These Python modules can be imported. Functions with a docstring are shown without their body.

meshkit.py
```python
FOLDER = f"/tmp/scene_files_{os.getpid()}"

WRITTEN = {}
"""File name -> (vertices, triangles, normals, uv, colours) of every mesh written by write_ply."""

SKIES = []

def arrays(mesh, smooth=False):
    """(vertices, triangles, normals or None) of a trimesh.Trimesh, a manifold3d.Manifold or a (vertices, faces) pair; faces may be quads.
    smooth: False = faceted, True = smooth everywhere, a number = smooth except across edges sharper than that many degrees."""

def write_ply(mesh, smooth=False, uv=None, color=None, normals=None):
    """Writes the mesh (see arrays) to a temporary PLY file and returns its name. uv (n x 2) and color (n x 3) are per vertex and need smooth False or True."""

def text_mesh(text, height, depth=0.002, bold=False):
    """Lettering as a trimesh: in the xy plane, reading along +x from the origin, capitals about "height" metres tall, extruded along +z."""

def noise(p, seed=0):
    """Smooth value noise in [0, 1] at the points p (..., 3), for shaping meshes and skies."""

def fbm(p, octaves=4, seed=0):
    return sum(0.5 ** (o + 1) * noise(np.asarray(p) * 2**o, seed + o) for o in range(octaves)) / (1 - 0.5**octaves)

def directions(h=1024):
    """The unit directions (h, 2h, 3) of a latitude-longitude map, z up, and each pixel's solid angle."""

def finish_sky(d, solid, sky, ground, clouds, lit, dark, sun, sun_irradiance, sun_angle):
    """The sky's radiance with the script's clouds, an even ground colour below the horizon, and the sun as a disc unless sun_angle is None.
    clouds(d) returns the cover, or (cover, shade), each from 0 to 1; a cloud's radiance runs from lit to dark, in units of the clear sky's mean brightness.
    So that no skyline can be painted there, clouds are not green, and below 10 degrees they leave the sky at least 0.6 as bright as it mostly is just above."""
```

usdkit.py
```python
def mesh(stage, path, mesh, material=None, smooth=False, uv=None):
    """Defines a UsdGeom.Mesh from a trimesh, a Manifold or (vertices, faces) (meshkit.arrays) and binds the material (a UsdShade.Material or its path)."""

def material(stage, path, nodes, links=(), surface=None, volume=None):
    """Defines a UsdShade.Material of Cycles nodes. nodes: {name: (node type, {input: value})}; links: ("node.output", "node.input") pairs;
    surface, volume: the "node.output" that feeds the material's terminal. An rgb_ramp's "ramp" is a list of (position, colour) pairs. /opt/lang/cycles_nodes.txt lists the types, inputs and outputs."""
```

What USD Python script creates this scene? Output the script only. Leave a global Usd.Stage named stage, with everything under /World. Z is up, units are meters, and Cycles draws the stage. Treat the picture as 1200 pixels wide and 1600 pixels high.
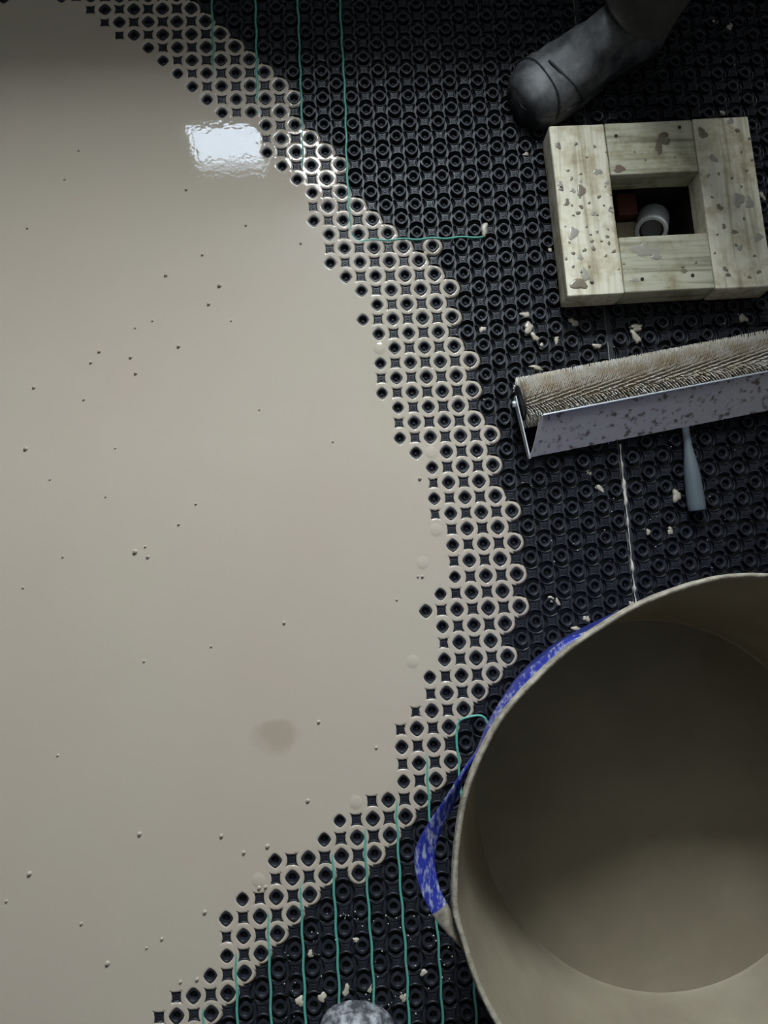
import math, random
import numpy as np
import trimesh, usdkit, meshkit
from pxr import Usd, UsdGeom, UsdLux, UsdShade, Gf, Sdf, Vt

random.seed(7)
rng = np.random.default_rng(7)
stage = Usd.Stage.CreateInMemory()
UsdGeom.SetStageUpAxis(stage, UsdGeom.Tokens.z)
UsdGeom.SetStageMetersPerUnit(stage, 1.0)
UsdGeom.Xform.Define(stage, '/World')
UsdGeom.Scope.Define(stage, '/World/Looks')

# ------------------------------------------------------------------ camera
CELL, ASP, HS = 0.025, 1.027213, 0.008          # stud pitch, pitch ratio, stud height
CAM = np.array([-0.03414, -0.60611, 1.23196])
_r = np.array([-0.145039, -0.038183, -0.051487])
_a = np.linalg.norm(_r); _k = _r / _a
_K = np.array([[0, -_k[2], _k[1]], [_k[2], 0, -_k[0]], [-_k[1], _k[0], 0]])
_R = np.eye(3) + math.sin(_a) * _K + (1 - math.cos(_a)) * _K @ _K
RW = _R @ np.diag([1., -1., -1.])               # world -> (right, down, forward)
FPX = 1200.0


def un(x, y, z):
    """The point of the plane at height z seen at pixel (x, y) of the 1200 x 1600 photograph."""
    d = np.array([(x - 600) / FPX, (y - 800) / FPX, 1.0]) @ RW
    return CAM + (z - CAM[2]) / d[2] * d


cam = UsdGeom.Camera.Define(stage, '/World/camera')
_M = np.diag([1., -1., -1.]) @ RW                # rows: camera x, y, z axes in the world
m4 = np.eye(4); m4[:3, :3] = _M; m4[3, :3] = CAM
cam.AddTransformOp().Set(Gf.Matrix4d(*m4.ravel().tolist()))
cam.CreateHorizontalApertureAttr(24.0); cam.CreateVerticalApertureAttr(32.0)
cam.CreateFocalLengthAttr(24.0); cam.CreateClippingRangeAttr(Gf.Vec2f(0.05, 30))
cam.CreateExposureAttr(0.0)

# ------------------------------------------------------------------ daylight through the two windows
WALL_Y, DEEP = 1.6, 0.06
WIN = [(-0.72, -0.335, 1.90, 2.30, 0.03), (-0.20, 0.60, 1.50, 2.33, DEEP)]   # x0, x1, z0, z1, glass depth
SKY = [(0.78, 0.91, 1.10), (0.86, 0.935, 1.0)]
SKY_LEVEL = [22.0, 112.0]


def daylight(k, x0, x1, z0, z1, d):
    L = UsdLux.RectLight.Define(stage, f'/World/daylight_{k}')
    L.AddTranslateOp().Set(Gf.Vec3d((x0 + x1) / 2, WALL_Y + d + 0.06, (z0 + z1) / 2))
    L.AddRotateXOp().Set(-90)
    L.CreateWidthAttr(x1 - x0); L.CreateHeightAttr(z1 - z0)
    L.CreateColorAttr(Gf.Vec3f(*SKY[k - 1])); L.CreateIntensityAttr(SKY_LEVEL[k - 1]); L.CreateNormalizeAttr(False)


for k, w in enumerate(WIN):
    daylight(k + 1, *w)
dome = UsdLux.DomeLight.Define(stage, '/World/sky')
dome.CreateColorAttr(Gf.Vec3f(0.8, 0.9, 1.0)); dome.CreateIntensityAttr(0.3)

# ------------------------------------------------------------------ helpers
_used = {}


def numbered(path):
    if path not in _used:
        _used[path] = 0; return path
    _used[path] += 1
    return f'{path}_{_used[path]:03d}'


def tag(p, label=None, cat=None, group=None, kind=None):
    p = p.GetPrim() if hasattr(p, 'GetPrim') else p
    for k, v in (('label', label), ('category', cat), ('group', group), ('kind', kind)):
        if v: p.SetCustomDataByKey(k, v)
    return p


def obj(name, mesh, m, parent=None, smooth=35, at=None):
    base = '/World/' if parent is None else str(parent.GetPath()) + '/'
    path = numbered(base + name)
    g = usdkit.mesh(stage, path, mesh, m, smooth=smooth)
    if at is not None: g.AddTranslateOp().Set(Gf.Vec3d(*map(float, at)))
    return g.GetPrim()


def thing(name, label, cat, loc=(0, 0, 0), rotz=0.0, group=None):
    x = UsdGeom.Xform.Define(stage, numbered('/World/' + name))
    x.AddTranslateOp().Set(Gf.Vec3d(*map(float, loc)))
    if rotz: x.AddRotateZOp().Set(rotz)
    return tag(x.GetPrim(), label, cat, group)


def struct(name, mesh, m, parent=None, smooth=35):
    o = obj(name, mesh, m, parent, smooth)
    if parent is None: o.SetCustomDataByKey('kind', 'structure')
    return o


def box(x0, x1, y0, y1, z0, z1):
    b = trimesh.creation.box((x1 - x0, y1 - y0, z1 - z0)); b.apply_translation(((x0 + x1) / 2, (y0 + y1) / 2, (z0 + z1) / 2)); return b


def cat_(ms): return trimesh.util.concatenate(ms)


def rbox(sx, sy, sz, r=0.003, wob=0.0, seed=0):
    """A box with rounded edges, centred in x and y, standing on z = 0; wob adds a little unevenness."""
    import manifold3d as mf
    s = [mf.Manifold.sphere(r, 12).translate((a * (sx / 2 - r), b * (sy / 2 - r), c)) for a in (-1, 1) for b in (-1, 1) for c in (r, sz - r)]
    h = mf.Manifold.batch_hull(s)
    if wob: h = h.refine_to_length(max(sx, sy) / 14)
    m = h.to_mesh(); t = trimesh.Trimesh(np.array(m.vert_properties[:, :3]), np.array(m.tri_verts), process=True)
    if wob:
        v = t.vertices; n = meshkit.noise(v * 22 + seed * 9.1, seed)[:, None] - .5
        t.vertices = v + t.vertex_normals * n * wob
    return t


def lathe(profile, n=48, wob=None):
    """Rings (r, z) or (r, z, dx, dy); closed where r is 0."""
    V, Fs, rings = [], [], []
    for p in profile:
        r, z = p[:2]; dx, dy = (p[2], p[3]) if len(p) > 2 else (0, 0)
        if r <= 1e-9:
            rings.append([len(V)]); V.append((dx, dy, z))
        else:
            a = np.arange(n) * 2 * math.pi / n
            rr = r * (np.ones(n) if wob is None else 1 + wob(a, z))
            rings.append(list(range(len(V), len(V) + n))); V += list(zip(dx + rr * np.cos(a), dy + rr * np.sin(a), [z] * n))
    for A, B in zip(rings, rings[1:]):
        for k in range(n):
            a0, a1 = A[k % len(A)], A[(k + 1) % len(A)]; b0, b1 = B[k % len(B)], B[(k + 1) % len(B)]
            if len(A) > 1: Fs.append((a0, a1, b1 if len(B) > 1 else b0))
            if len(B) > 1: Fs.append((a0, b1, b0))
    return trimesh.Trimesh(V, Fs, process=False)


def rings_mesh(rings, cap0=True, cap1=True):
    """Skins closed rings, each an (n, 3) array."""
    n = len(rings[0]); V = np.vstack(rings); F = []
    for k in range(len(rings) - 1):
        for i in range(n):
            a, b = k * n + i, k * n + (i + 1) % n
            F += [(a, b, b + n), (a, b + n, a + n)]
    V = list(V)
    for cap, k, s in ((cap0, 0, -1), (cap1, len(rings) - 1, 1)):
        if cap:
            V.append(rings[k].mean(0)); c = len(V) - 1
            for i in range(n):
                a, b = k * n + i, k * n + (i + 1) % n
                F.append((a, b, c) if s > 0 else (b, a, c))
    return trimesh.Trimesh(V, F, process=False)


def tube(path, r, n=8, cap=True):
    P = np.asarray(path, float); T = np.gradient(P, axis=0); T /= np.linalg.norm(T, axis=1)[:, None]
    R_ = np.broadcast_to(np.asarray(r, float), (len(P),)); rings = []
    u = np.cross(T[0], [0, 0, 1.]); u = u if np.linalg.norm(u) > 1e-3 else np.cross(T[0], [1., 0, 0])
    a = np.arange(n) * 2 * math.pi / n
    for p, t, rr in zip(P, T, R_):
        u = u - t * (u @ t); u /= np.linalg.norm(u); w = np.cross(t, u)
        rings.append(p + rr * (np.cos(a)[:, None] * u + np.sin(a)[:, None] * w))
    return rings_mesh(rings, cap, cap)


def smooth_path(P, step):
    """Rounded resampling of a polyline (Catmull-Rom)."""
    P = np.asarray(P, float); out = []
    Q = np.vstack([2 * P[0] - P[1], P, 2 * P[-1] - P[-2]])
    for k in range(1, len(Q) - 2):
        n = max(1, int(np.linalg.norm(Q[k + 1] - Q[k]) / step))
        for t in np.arange(n) / n:
            a, b, c, d = Q[k - 1:k + 3]
            out.append(.5 * (2 * b + (c - a) * t + (2 * a - 5 * b + 4 * c - d) * t * t + (3 * b - a - 3 * c + d) * t ** 3))
    out.append(P[-1]); return np.array(out)


# ------------------------------------------------------------------ materials
def mat(name, nodes, links=(), surface='p.BSDF'):
    return usdkit.material(stage, '/World/Looks/' + name, nodes, links, surface=surface)


def plain(name, col, rough=0.5, **kw):
    return mat(name, {'p': ('principled_bsdf', {'base_color': col, 'roughness': rough, **kw})})


def mottled(name, c1, c2, rough=0.5, scale=20, detail=4, bump=0.0, bscale=200, lo=.35, hi=.65, rough2=None, stretch=(1, 1, 1), **kw):
    nodes = {'g': ('geometry', {}), 'mp': ('mapping', {'scale': stretch}), 'n': ('noise_texture', {'scale': scale, 'detail': detail, 'roughness': .6}),
             'r': ('rgb_ramp', {'ramp': [(0, c1), (lo, c1), (hi, c2), (1, c2)]}), 'p': ('principled_bsdf', {'roughness': rough, **kw})}
    links = [('g.position', 'mp.vector'), ('mp.vector', 'n.vector'), ('n.fac', 'r.fac'), ('r.color', 'p.base_color')]
    if rough2 is not None:
        nodes['rr'] = ('map_range', {'from_min': lo, 'from_max': hi, 'to_min': rough, 'to_max': rough2, 'clamp': True})
        links += [('n.fac', 'rr.value'), ('rr.result', 'p.roughness')]
    if bump:
        nodes['bn'] = ('noise_texture', {'scale': bscale, 'detail': 3}); nodes['b'] = ('bump', {'strength': 1.0, 'distance': bump})
        links += [('g.position', 'bn.vector'), ('bn.fac', 'b.height'), ('b.normal', 'p.normal')]
    return mat(name, nodes, links)


M_mat = mottled('black_plastic', (.010, .011, .015), (.018, .019, .025), .40, scale=60, bump=.0002, bscale=300, rough2=.52, specular_ior_level=.30)
M_sheet = mottled('black_sheet', (.010, .011, .016), (.016, .018, .024), .5, scale=60)
# wet self-levelling compound: a faint tone drift, one brown stain of its own shape, a fine ripple in the surface
_st = un(434, 1152, HS)


def compound_material():
    nodes = {'g': ('geometry', {}),
             'n': ('noise_texture', {'scale': 3.2, 'detail': 2}),
             'r': ('rgb_ramp', {'ramp': [(.25, (.405, .336, .272)), (.5, (.405, .345, .280)), (.75, (.394, .346, .270))]}),
             'sm': ('mapping', {'mapping_type': 'point', 'location': tuple(-_st * np.array([20., 36., 1.]) + np.array([-.0, 0., 0.])), 'scale': (20., 36., 1.)}),
             'sn': ('noise_texture', {'scale': 17., 'detail': 4}),
             'sl': ('separate_xyz', {}), 'sx': ('math', {'math_type': 'multiply'}), 'sy': ('math', {'math_type': 'multiply'}),
             'sa': ('math', {'math_type': 'add'}), 'sb': ('math', {'math_type': 'multiply_add', 'value2': 3.4, 'value3': -1.6}),
             'sc': ('math', {'math_type': 'add'}), 'sr': ('map_range', {'range_type': 'smoothstep', 'from_min': .15, 'from_max': 1.05, 'to_min': .48, 'to_max': 0.0, 'clamp': True}),
             'mx': ('mix', {'color2': (.27, .205, .145)}),
             'bn': ('noise_texture', {'scale': 105., 'detail': 1}), 'bn2': ('noise_texture', {'scale': 7., 'detail': 1}),
             'b2': ('bump', {'strength': 1., 'distance': .00012}), 'b': ('bump', {'strength': 1., 'distance': .00008}),
             'p': ('principled_bsdf', {'roughness': .035, 'ior': 1.4})}
    links = [('g.position', 'n.vector'), ('n.fac', 'r.fac'), ('g.position', 'sm.vector'), ('sm.vector', 'sl.vector'), ('g.position', 'sn.vector'),
             ('sl.x', 'sx.value1'), ('sl.x', 'sx.value2'), ('sl.y', 'sy.value1'), ('sl.y', 'sy.value2'), ('sx.value', 'sa.value1'), ('sy.value', 'sa.value2'),
             ('sn.fac', 'sb.value1'), ('sb.value', 'sc.value1'), ('sa.value', 'sc.value2'), ('sc.value', 'sr.value'), ('sr.result', 'mx.fac'), ('r.color', 'mx.color1'),
             ('mx.color', 'p.base_color'), ('g.position', 'bn.vector'), ('g.position', 'bn2.vector'), ('bn2.fac', 'b2.height'), ('b2.normal', 'b.normal'), ('bn.fac', 'b.height'), ('b.normal', 'p.normal')]
    return mat('wet_compound', nodes, links)


M_comp = compound_material()
M_splash = mottled('splashed_compound', (.33, .285, .215), (.46, .41, .33), .35, scale=120)
M_speck = plain('dry_specks', (.50, .46, .40), .5)
M_cable = plain('green_cable', (.080, .300, .235), .42)
M_wall = mottled('plaster_wall', (.12, .117, .108), (.15, .145, .135), .9, scale=3)
M_ceil = plain('ceiling_paint', (.16, .16, .155), .9)
M_floor = mottled('concrete_floor', (.16, .15, .14), (.24, .23, .21), .85, scale=14)
M_frame = plain('window_paint', (.75, .75, .74), .4)
M_glass = mat('window_glass', {'t': ('transparent_bsdf', {'color': (.97, .98, .975)}), 'g': ('glossy_bsdf', {'roughness': .0, 'color': (1, 1, 1)}), 'm': ('mix_closure', {'fac': .05})},
              [('t.BSDF', 'm.closure1'), ('g.BSDF', 'm.closure2')], surface='m.closure')


def wood_material(name, along_y, c1, c2, c3):
    s = (62, 3.2, 62) if along_y else (3.2, 62, 62)
    nodes = {'g': ('geometry', {}), 'mp': ('mapping', {'scale': s}), 'n': ('noise_texture', {'scale': 1.6, 'detail': 5, 'distortion': .6}),
             'r': ('rgb_ramp', {'ramp': [(.28, c1), (.46, c2), (.56, c3), (.72, c2)]}),
             'd': ('noise_texture', {'scale': 26, 'detail': 5, 'roughness': .65}), 'dr': ('rgb_ramp', {'ramp': [(.46, (1, 1, 1)), (.58, (.80, .76, .68)), (.70, (.55, .49, .40))]}),
             'mx': ('mix', {'mix_type': 'multiply', 'fac': 1.0}), 'b': ('bump', {'strength': .6, 'distance': .0006}), 'p': ('principled_bsdf', {'roughness': .62})}
    links = [('g.position', 'mp.vector'), ('mp.vector', 'n.vector'), ('n.fac', 'r.fac'), ('g.position', 'd.vector'), ('d.fac', 'dr.fac'), ('r.color', 'mx.color1'), ('dr.color', 'mx.color2'),
             ('mx.color', 'p.base_color'), ('n.fac', 'b.height'), ('b.normal', 'p.normal')]
    return mat(name, nodes, links)


M_woody = wood_material('treated_pine_lengthwise', True, (.42, .37, .25), (.68, .62, .47), (.76, .70, .56))
M_woodx = wood_material('treated_pine_crosswise', False, (.24, .22, .145), (.45, .425, .305), (.53, .50, .37))
M_spot = plain('wet_splash_on_wood', (.22, .185, .13), .25)
M_spot2 = plain('grey_splash_on_wood', (.36, .33, .27), .30)
M_hole = plain('dark_hole', (.018, .015, .012), .8)
M_steel = mottled('stained_steel', (.14, .105, .085), (.50, .462, .452), .5, scale=90, detail=6, lo=.36, hi=.46, bump=.0002, bscale=90)
M_steel_edge = plain('worn_steel_edge', (.55, .57, .59), .35, metallic=.15)
M_spike = mottled('coated_spikes', (.72, .64, .51), (.92, .89, .84), .42, scale=40, lo=.4, hi=.6)
M_drum = plain('drum_brown', (.11, .075, .045), .6)
M_drumend = plain('drum_end', (.02, .02, .024), .5)
M_grip = plain('grey_grip', (.115, .138, .152), .38)
M_rod = plain('grey_rod', (.13, .16, .17), .4)
M_blue = mottled('blue_rubber', (.012, .022, .17), (.016, .034, .23), .34, scale=14)
M_blue_dirty = mottled('smeared_blue_rubber', (.012, .020, .19), (.27, .28, .33), .38, scale=105, detail=8, lo=.50, hi=.66, stretch=(1.7, .6, .8), bump=.0006, bscale=140)
M_lining = mottled('dried_compound_coat', (.195, .162, .115), (.245, .208, .150), .42, scale=9, detail=5, bump=.0006, bscale=55)
M_rim = mottled('crusted_rim', (.15, .13, .095), (.32, .28, .22), .65, scale=60, bump=.0012, bscale=160)
M_residue = mottled('compound_residue', (.190, .158, .110), (.235, .198, .140), .34, scale=7, detail=4, bump=.0005, bscale=40)
M_boot = mottled('dusty_black_rubber', (.022, .023, .026), (.19, .19, .192), .50, scale=17, detail=5, lo=.38, hi=.70, bump=.0006, bscale=60)
M_boot_sole = plain('boot_sole_rubber', (.014, .014, .016), .6)
M_trouser = mottled('dark_work_cloth', (.040, .036, .032), (.058, .053, .046), .9, scale=30, bump=.0008, bscale=500)
M_boot2 = mottled('grey_scuffed_rubber', (.07, .07, .078), (.36, .36, .38), .32, scale=60, detail=5, lo=.42, hi=.66, bump=.002, bscale=60, stretch=(1.6, .7, 1))
M_pvc = plain('white_pipe', (.72, .73, .74), .35)
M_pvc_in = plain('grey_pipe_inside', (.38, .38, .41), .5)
M_brick = mottled('red_brick', (.095, .026, .019), (.14, .040, .028), .8, scale=40)
M_batten = plain('batten_wood', (.26, .22, .14), .7)
M_pit = mottled('dark_pit', (.05, .045, .04), (.09, .08, .07), .8, scale=30)

# ------------------------------------------------------------------ the room
X0, X1, Y0, ZC = -2.0, 2.1, -2.4, 2.45
PIT = (0.405, 0.605, -0.020, 0.150, -0.20)        # opening in the floor under the timber frame


def wall_with_windows():
    xs = sorted({X0, X1, *[v for w in WIN for v in w[:2]]}); zs = sorted({0.0, ZC, *[v for w in WIN for v in w[2:4]]})
    T = DEEP + .12; ms = []
    for a, b in zip(xs, xs[1:]):
        for c, d in zip(zs, zs[1:]):
            if not any(w[0] <= a and b <= w[1] and w[2] <= c and d <= w[3] for w in WIN):
                ms.append(box(a, b, WALL_Y, WALL_Y + T, c, d))
    return cat_(ms)


def floor_mesh():
    px0, px1, py0, py1, pz = PIT
    ms = [box(X0, px0, Y0, WALL_Y, -.24, -.0045), box(px1, X1, Y0, WALL_Y, -.24, -.0045), box(px0, px1, Y0, py0, -.24, -.0045), box(px0, px1, py1, WALL_Y, -.24, -.0045), box(px0, px1, py0, py1, -.24, pz)]
    return cat_(ms)


struct('floor', floor_mesh(), M_floor)
struct('wall_back', wall_with_windows(), M_wall)
struct('wall_front', box(X0 - .1, X1 + .1, Y0 - .1, Y0, -.24, ZC), M_wall)
struct('wall_left', box(X0 - .1, X0, Y0, WALL_Y, -.24, ZC), M_wall)
struct('wall_right', box(X1, X1 + .1, Y0, WALL_Y, -.24, ZC), M_wall)
struct('wall_inner', box(X0, X1, .96, 1.06, -.0045, 1.0), M_wall)
struct('ceiling', box(X0 - .1, X1 + .1, Y0 - .1, WALL_Y + DEEP + .12, ZC, ZC + .1), M_ceil)
for k, (x0, x1, z0, z1, d) in enumerate(WIN):
    yg = WALL_Y + d; f = .028
    w = UsdGeom.Xform.Define(stage, f'/World/window_{k + 1}').GetPrim(); w.SetCustomDataByKey('kind', 'structure')
    bars = [box(x0, x1, yg - .02, yg + .03, z0, z0 + f), box(x0, x1, yg - .02, yg + .03, z1 - f, z1), box(x0, x0 + f, yg - .02, yg + .03, z0, z1), box(x1 - f, x1, yg - .02, yg + .03, z0, z1)]
    obj('window_frame', cat_(bars), M_frame, w, smooth=False)
    obj('pane', box(x0 + f, x1 - f, yg, yg + .004, z0 + f, z1 - f), M_glass, w, smooth=False)

# ------------------------------------------------------------------ the studded membrane
# which studs the compound leaves bare: per lattice row the first stud that shows and the last ring that is filled (round studs have an even sum)
FIRST = {}
for j, i in zip(range(-20, 46), [-20, -18, -17, -16, -14, -13, -12, -11, -10, -9, -6, -6, -6, -5, -4, -3, -3, -3, -2, -2, -2, -1, 0, 1, 0, 1, 2, 1, 1, 1, 2, 2, 2, 3, 4, 4, 4, 4, 5, 5, 5, 5, 4, 3, 4, 4, 4, 3, 3, 2, 1, 1, 1, 1, -1, -3, -4, -7, -7, -9, -10, -10, -10, -11, -13, -14]): FIRST[j] = i
for j in (-24, -23, -22, -21): FIRST[j] = -20 + int((j + 20) * 1.5)
for j in (46, 47, 48, 49, 50): FIRST[j] = -14 - int((j - 45) * 1.5)
LAST = {-24: -16, -23: -15, -22: -14, -21: -13, -20: -12, -19: -11, -18: -10, -17: -9, -16: -8, -15: -7, -14: -6, -13: -5, -12: -4, -11: -5, -10: -4, -9: -3, -8: -2, -7: -1, -6: -2, -5: -1, -4: 0, -3: 1, -2: 2, -1: 5, 0: 4, 1: 5, 2: 6, 3: 5, 4: 6, 5: 5, 6: 6, 7: 7, 8: 6, 9: 7, 10: 6, 11: 7, 12: 8, 13: 7, 14: 8, 15: 7, 16: 8, 17: 9, 18: 8, 19: 9, 20: 8, 21: 9, 22: 8, 23: 9, 24: 8, 25: 7, 26: 8, 27: 7, 28: 6, 29: 5, 30: 4, 31: 3, 32: 4, 33: 3, 34: 2, 35: 1, 36: 0, 37: -1, 38: -2, 39: -5, 40: -6, 41: -7, 42: -8, 43: -9, 44: -10, 45: -11, 46: -12, 47: -13, 48: -14, 49: -15, 50: -16}
JMIN, JMAX, IMIN = -23, 49, -28


def L2W(u, v): return np.asarray(u) * CELL, -np.asarray(v) * CELL * ASP


def diamond(a, t):                               # radius of the rounded diamond at angle t
    p = 1.40
    return a / (np.abs(np.cos(t)) ** p + np.abs(np.sin(t)) ** p) ** (1 / p)


def star(c, d, t):                               # four-pointed star left between four circles of radius c, points at distance d
    q = np.minimum(np.abs(((t + math.pi / 4) % (math.pi / 2)) - math.pi / 4), math.pi / 4)   # angle from the nearest axis
    s = np.sin(q); r = np.cos(q) - np.sqrt(np.maximum(c * c - s * s, 0))
    r = np.where(s < c, r, 9.0)
    return np.minimum(r, d)


def ring_solid(rings, n):
    """rings: (radius(theta) in cells, z in metres) from the outer foot to the centre."""
    t = np.arange(n) * 2 * math.pi / n; V, F = [], []
    for rf, z in rings:
        r = rf(t) if callable(rf) else np.full(n, rf)
        V.append(np.stack([r * np.cos(t) * CELL, -r * np.sin(t) * CELL * ASP, np.full(n, z)], 1))
    V = np.vstack(V + [np.array([[0, 0, rings[-1][1]]])]); m = len(rings)
    for k in range(m - 1):
        for i in range(n):
            a, b = k * n + i, k * n + (i + 1) % n
            F += [(a, b + n, b), (a, a + n, b + n)]
    for i in range(n): F.append(((m - 1) * n + i, len(V) - 1, (m - 1) * n + (i + 1) % n))
    return trimesh.Trimesh(V, F, process=False)


h, LOW = HS, -.003                                 # the sheet between the studs lies lower
ROUND = ring_solid([(lambda t: diamond(.475, t), LOW), (lambda t: diamond(.452, t), h - .0012), (lambda t: diamond(.440, t), h - .0003), (lambda t: .6 * diamond(.40, t) + .4 * .33, h),
                    (lambda t: np.full_like(t, .285), h - .0003), (.250, h - .0010), (.205, h - .0030), (.180, -.0003), (.10, -.0005), (.088, .0014), (.045, .0020)], 24)
SQUARE = ring_solid([(lambda t: star(.640, .690, t), LOW), (lambda t: star(.652, .670, t), .0014), (lambda t: star(.703, .60, t), .0020), (lambda t: star(.726, .545, t), h - .0012), (lambda t: .965 * star(.728, .53, t), h - .0003), (lambda t: .86 * star(.728, .53, t), h - .0004), (lambda t: .68 * star(.728, .53, t), h - .0018), (.125, h - .0017), (.110, h - .0008), (.072, h - .0008), (.055, h - .0016)], 24)

SEAM = 16.55
_q = [un(1008.3, 909.5, HS), un(1071 / 1.0, 905, HS)]
R_OFF = np.array([(_q[0][0] / CELL - 18.0 + 0.06), (-_q[0][1] / CELL / ASP - 22.0)])  # offset of the second sheet's lattice (even sum again at i = 18, j = 22)


def sheet(x0, x1, y0, y1, holes=()):
    holes = [(max(q[0], x0), min(q[1], x1), q[2], q[3]) for q in holes if q[1] > x0 and q[0] < x1]
    xs = sorted({x0, x1, *[v for hh in holes for v in hh[:2]]}); ys = sorted({y0, y1, *[v for hh in holes for v in hh[2:4]]}); ms = []
    for a, b in zip(xs, xs[1:]):
        for c, d in zip(ys, ys[1:]):
            if not any(hh[0] <= a and b <= hh[1] and hh[2] <= c and d <= hh[3] for hh in holes): ms.append(box(a, b, c, d, LOW - .0015, LOW))
    return cat_(ms)


YT, YB = float(-JMIN * CELL * ASP + .013), float(-JMAX * CELL * ASP - .013)
pit_hole = (PIT[0], PIT[1], PIT[2], PIT[3])
FR = (0.331, 0.680, -0.096, 0.216)               # timber frame's footprint
TUB_C, TUB_R = np.array([.403, -.892]), .272


def seen(x, y):
    d = (np.array([x, y, HS]) - CAM) @ RW.T; px, py = 600 + FPX * d[0] / d[2], 800 + FPX * d[1] / d[2]
    if not (-12 < px < 1212 and -12 < py < 1612): return 0.0
    if FR[0] - .01 < x < FR[1] and FR[2] < y < FR[3] - .01: return 0.0
    rx, ry = un(px, py, .33)[:2]
    if math.hypot(rx - .397, ry + .909) < .325: return 0.0
    return 1.0 / d[2]


def build_sheet(root, cells, x0, x1, holes):
    obj('sheet', sheet(x0, x1, YB, YT, holes), M_sheet, root, smooth=False)
    for name, proto, par in (('round_stud', ROUND, 0), ('square_stud', SQUARE, 1)):
        c = [(seen(x, y), x, y) for i, j, x, y in cells if (i + j) % 2 == par]
        c.sort(key=lambda q: -q[0])
        near = [q for q in c if q[0] > 0][:300]; rest = c[len(near):]
        v, f, n = meshkit.arrays(proto, 40)
        pts, cnt, idx, nor = Vt.Vec3fArray.FromNumpy(v.astype(np.float32)), Vt.IntArray.FromNumpy(np.full(len(f), 3, np.int32)), Vt.IntArray.FromNumpy(f.astype(np.int32).ravel()), Vt.Vec3fArray.FromNumpy(n.astype(np.float32))
        for _, x, y in near:
            g = UsdGeom.Mesh.Define(stage, numbered(f'{root.GetPath()}/{name}'))
            g.CreatePointsAttr(pts); g.CreateFaceVertexCountsAttr(cnt); g.CreateFaceVertexIndicesAttr(idx); g.CreateSubdivisionSchemeAttr('none')
            g.CreateNormalsAttr(nor); g.SetNormalsInterpolation('vertex'); g.AddTranslateOp().Set(Gf.Vec3d(float(x), float(y), 0))
            UsdShade.MaterialBindingAPI.Apply(g.GetPrim()).Bind(M_mat)
        if rest:
            P = np.array([(x, y, 0) for _, x, y in rest])
            V = (v[None] + P[:, None]).reshape(-1, 3); Fc = (f[None] + (np.arange(len(P)) * len(v))[:, None, None]).reshape(-1, 3)
            o = obj(name + '_field', trimesh.Trimesh(V, Fc, process=False), M_mat, root, smooth=True)
            o.SetCustomDataByKey('kind', 'stuff')


def in_pit(x, y): return PIT[0] - .012 < x < PIT[1] + .012 and PIT[2] - .012 < y < PIT[3] + .012


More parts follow.
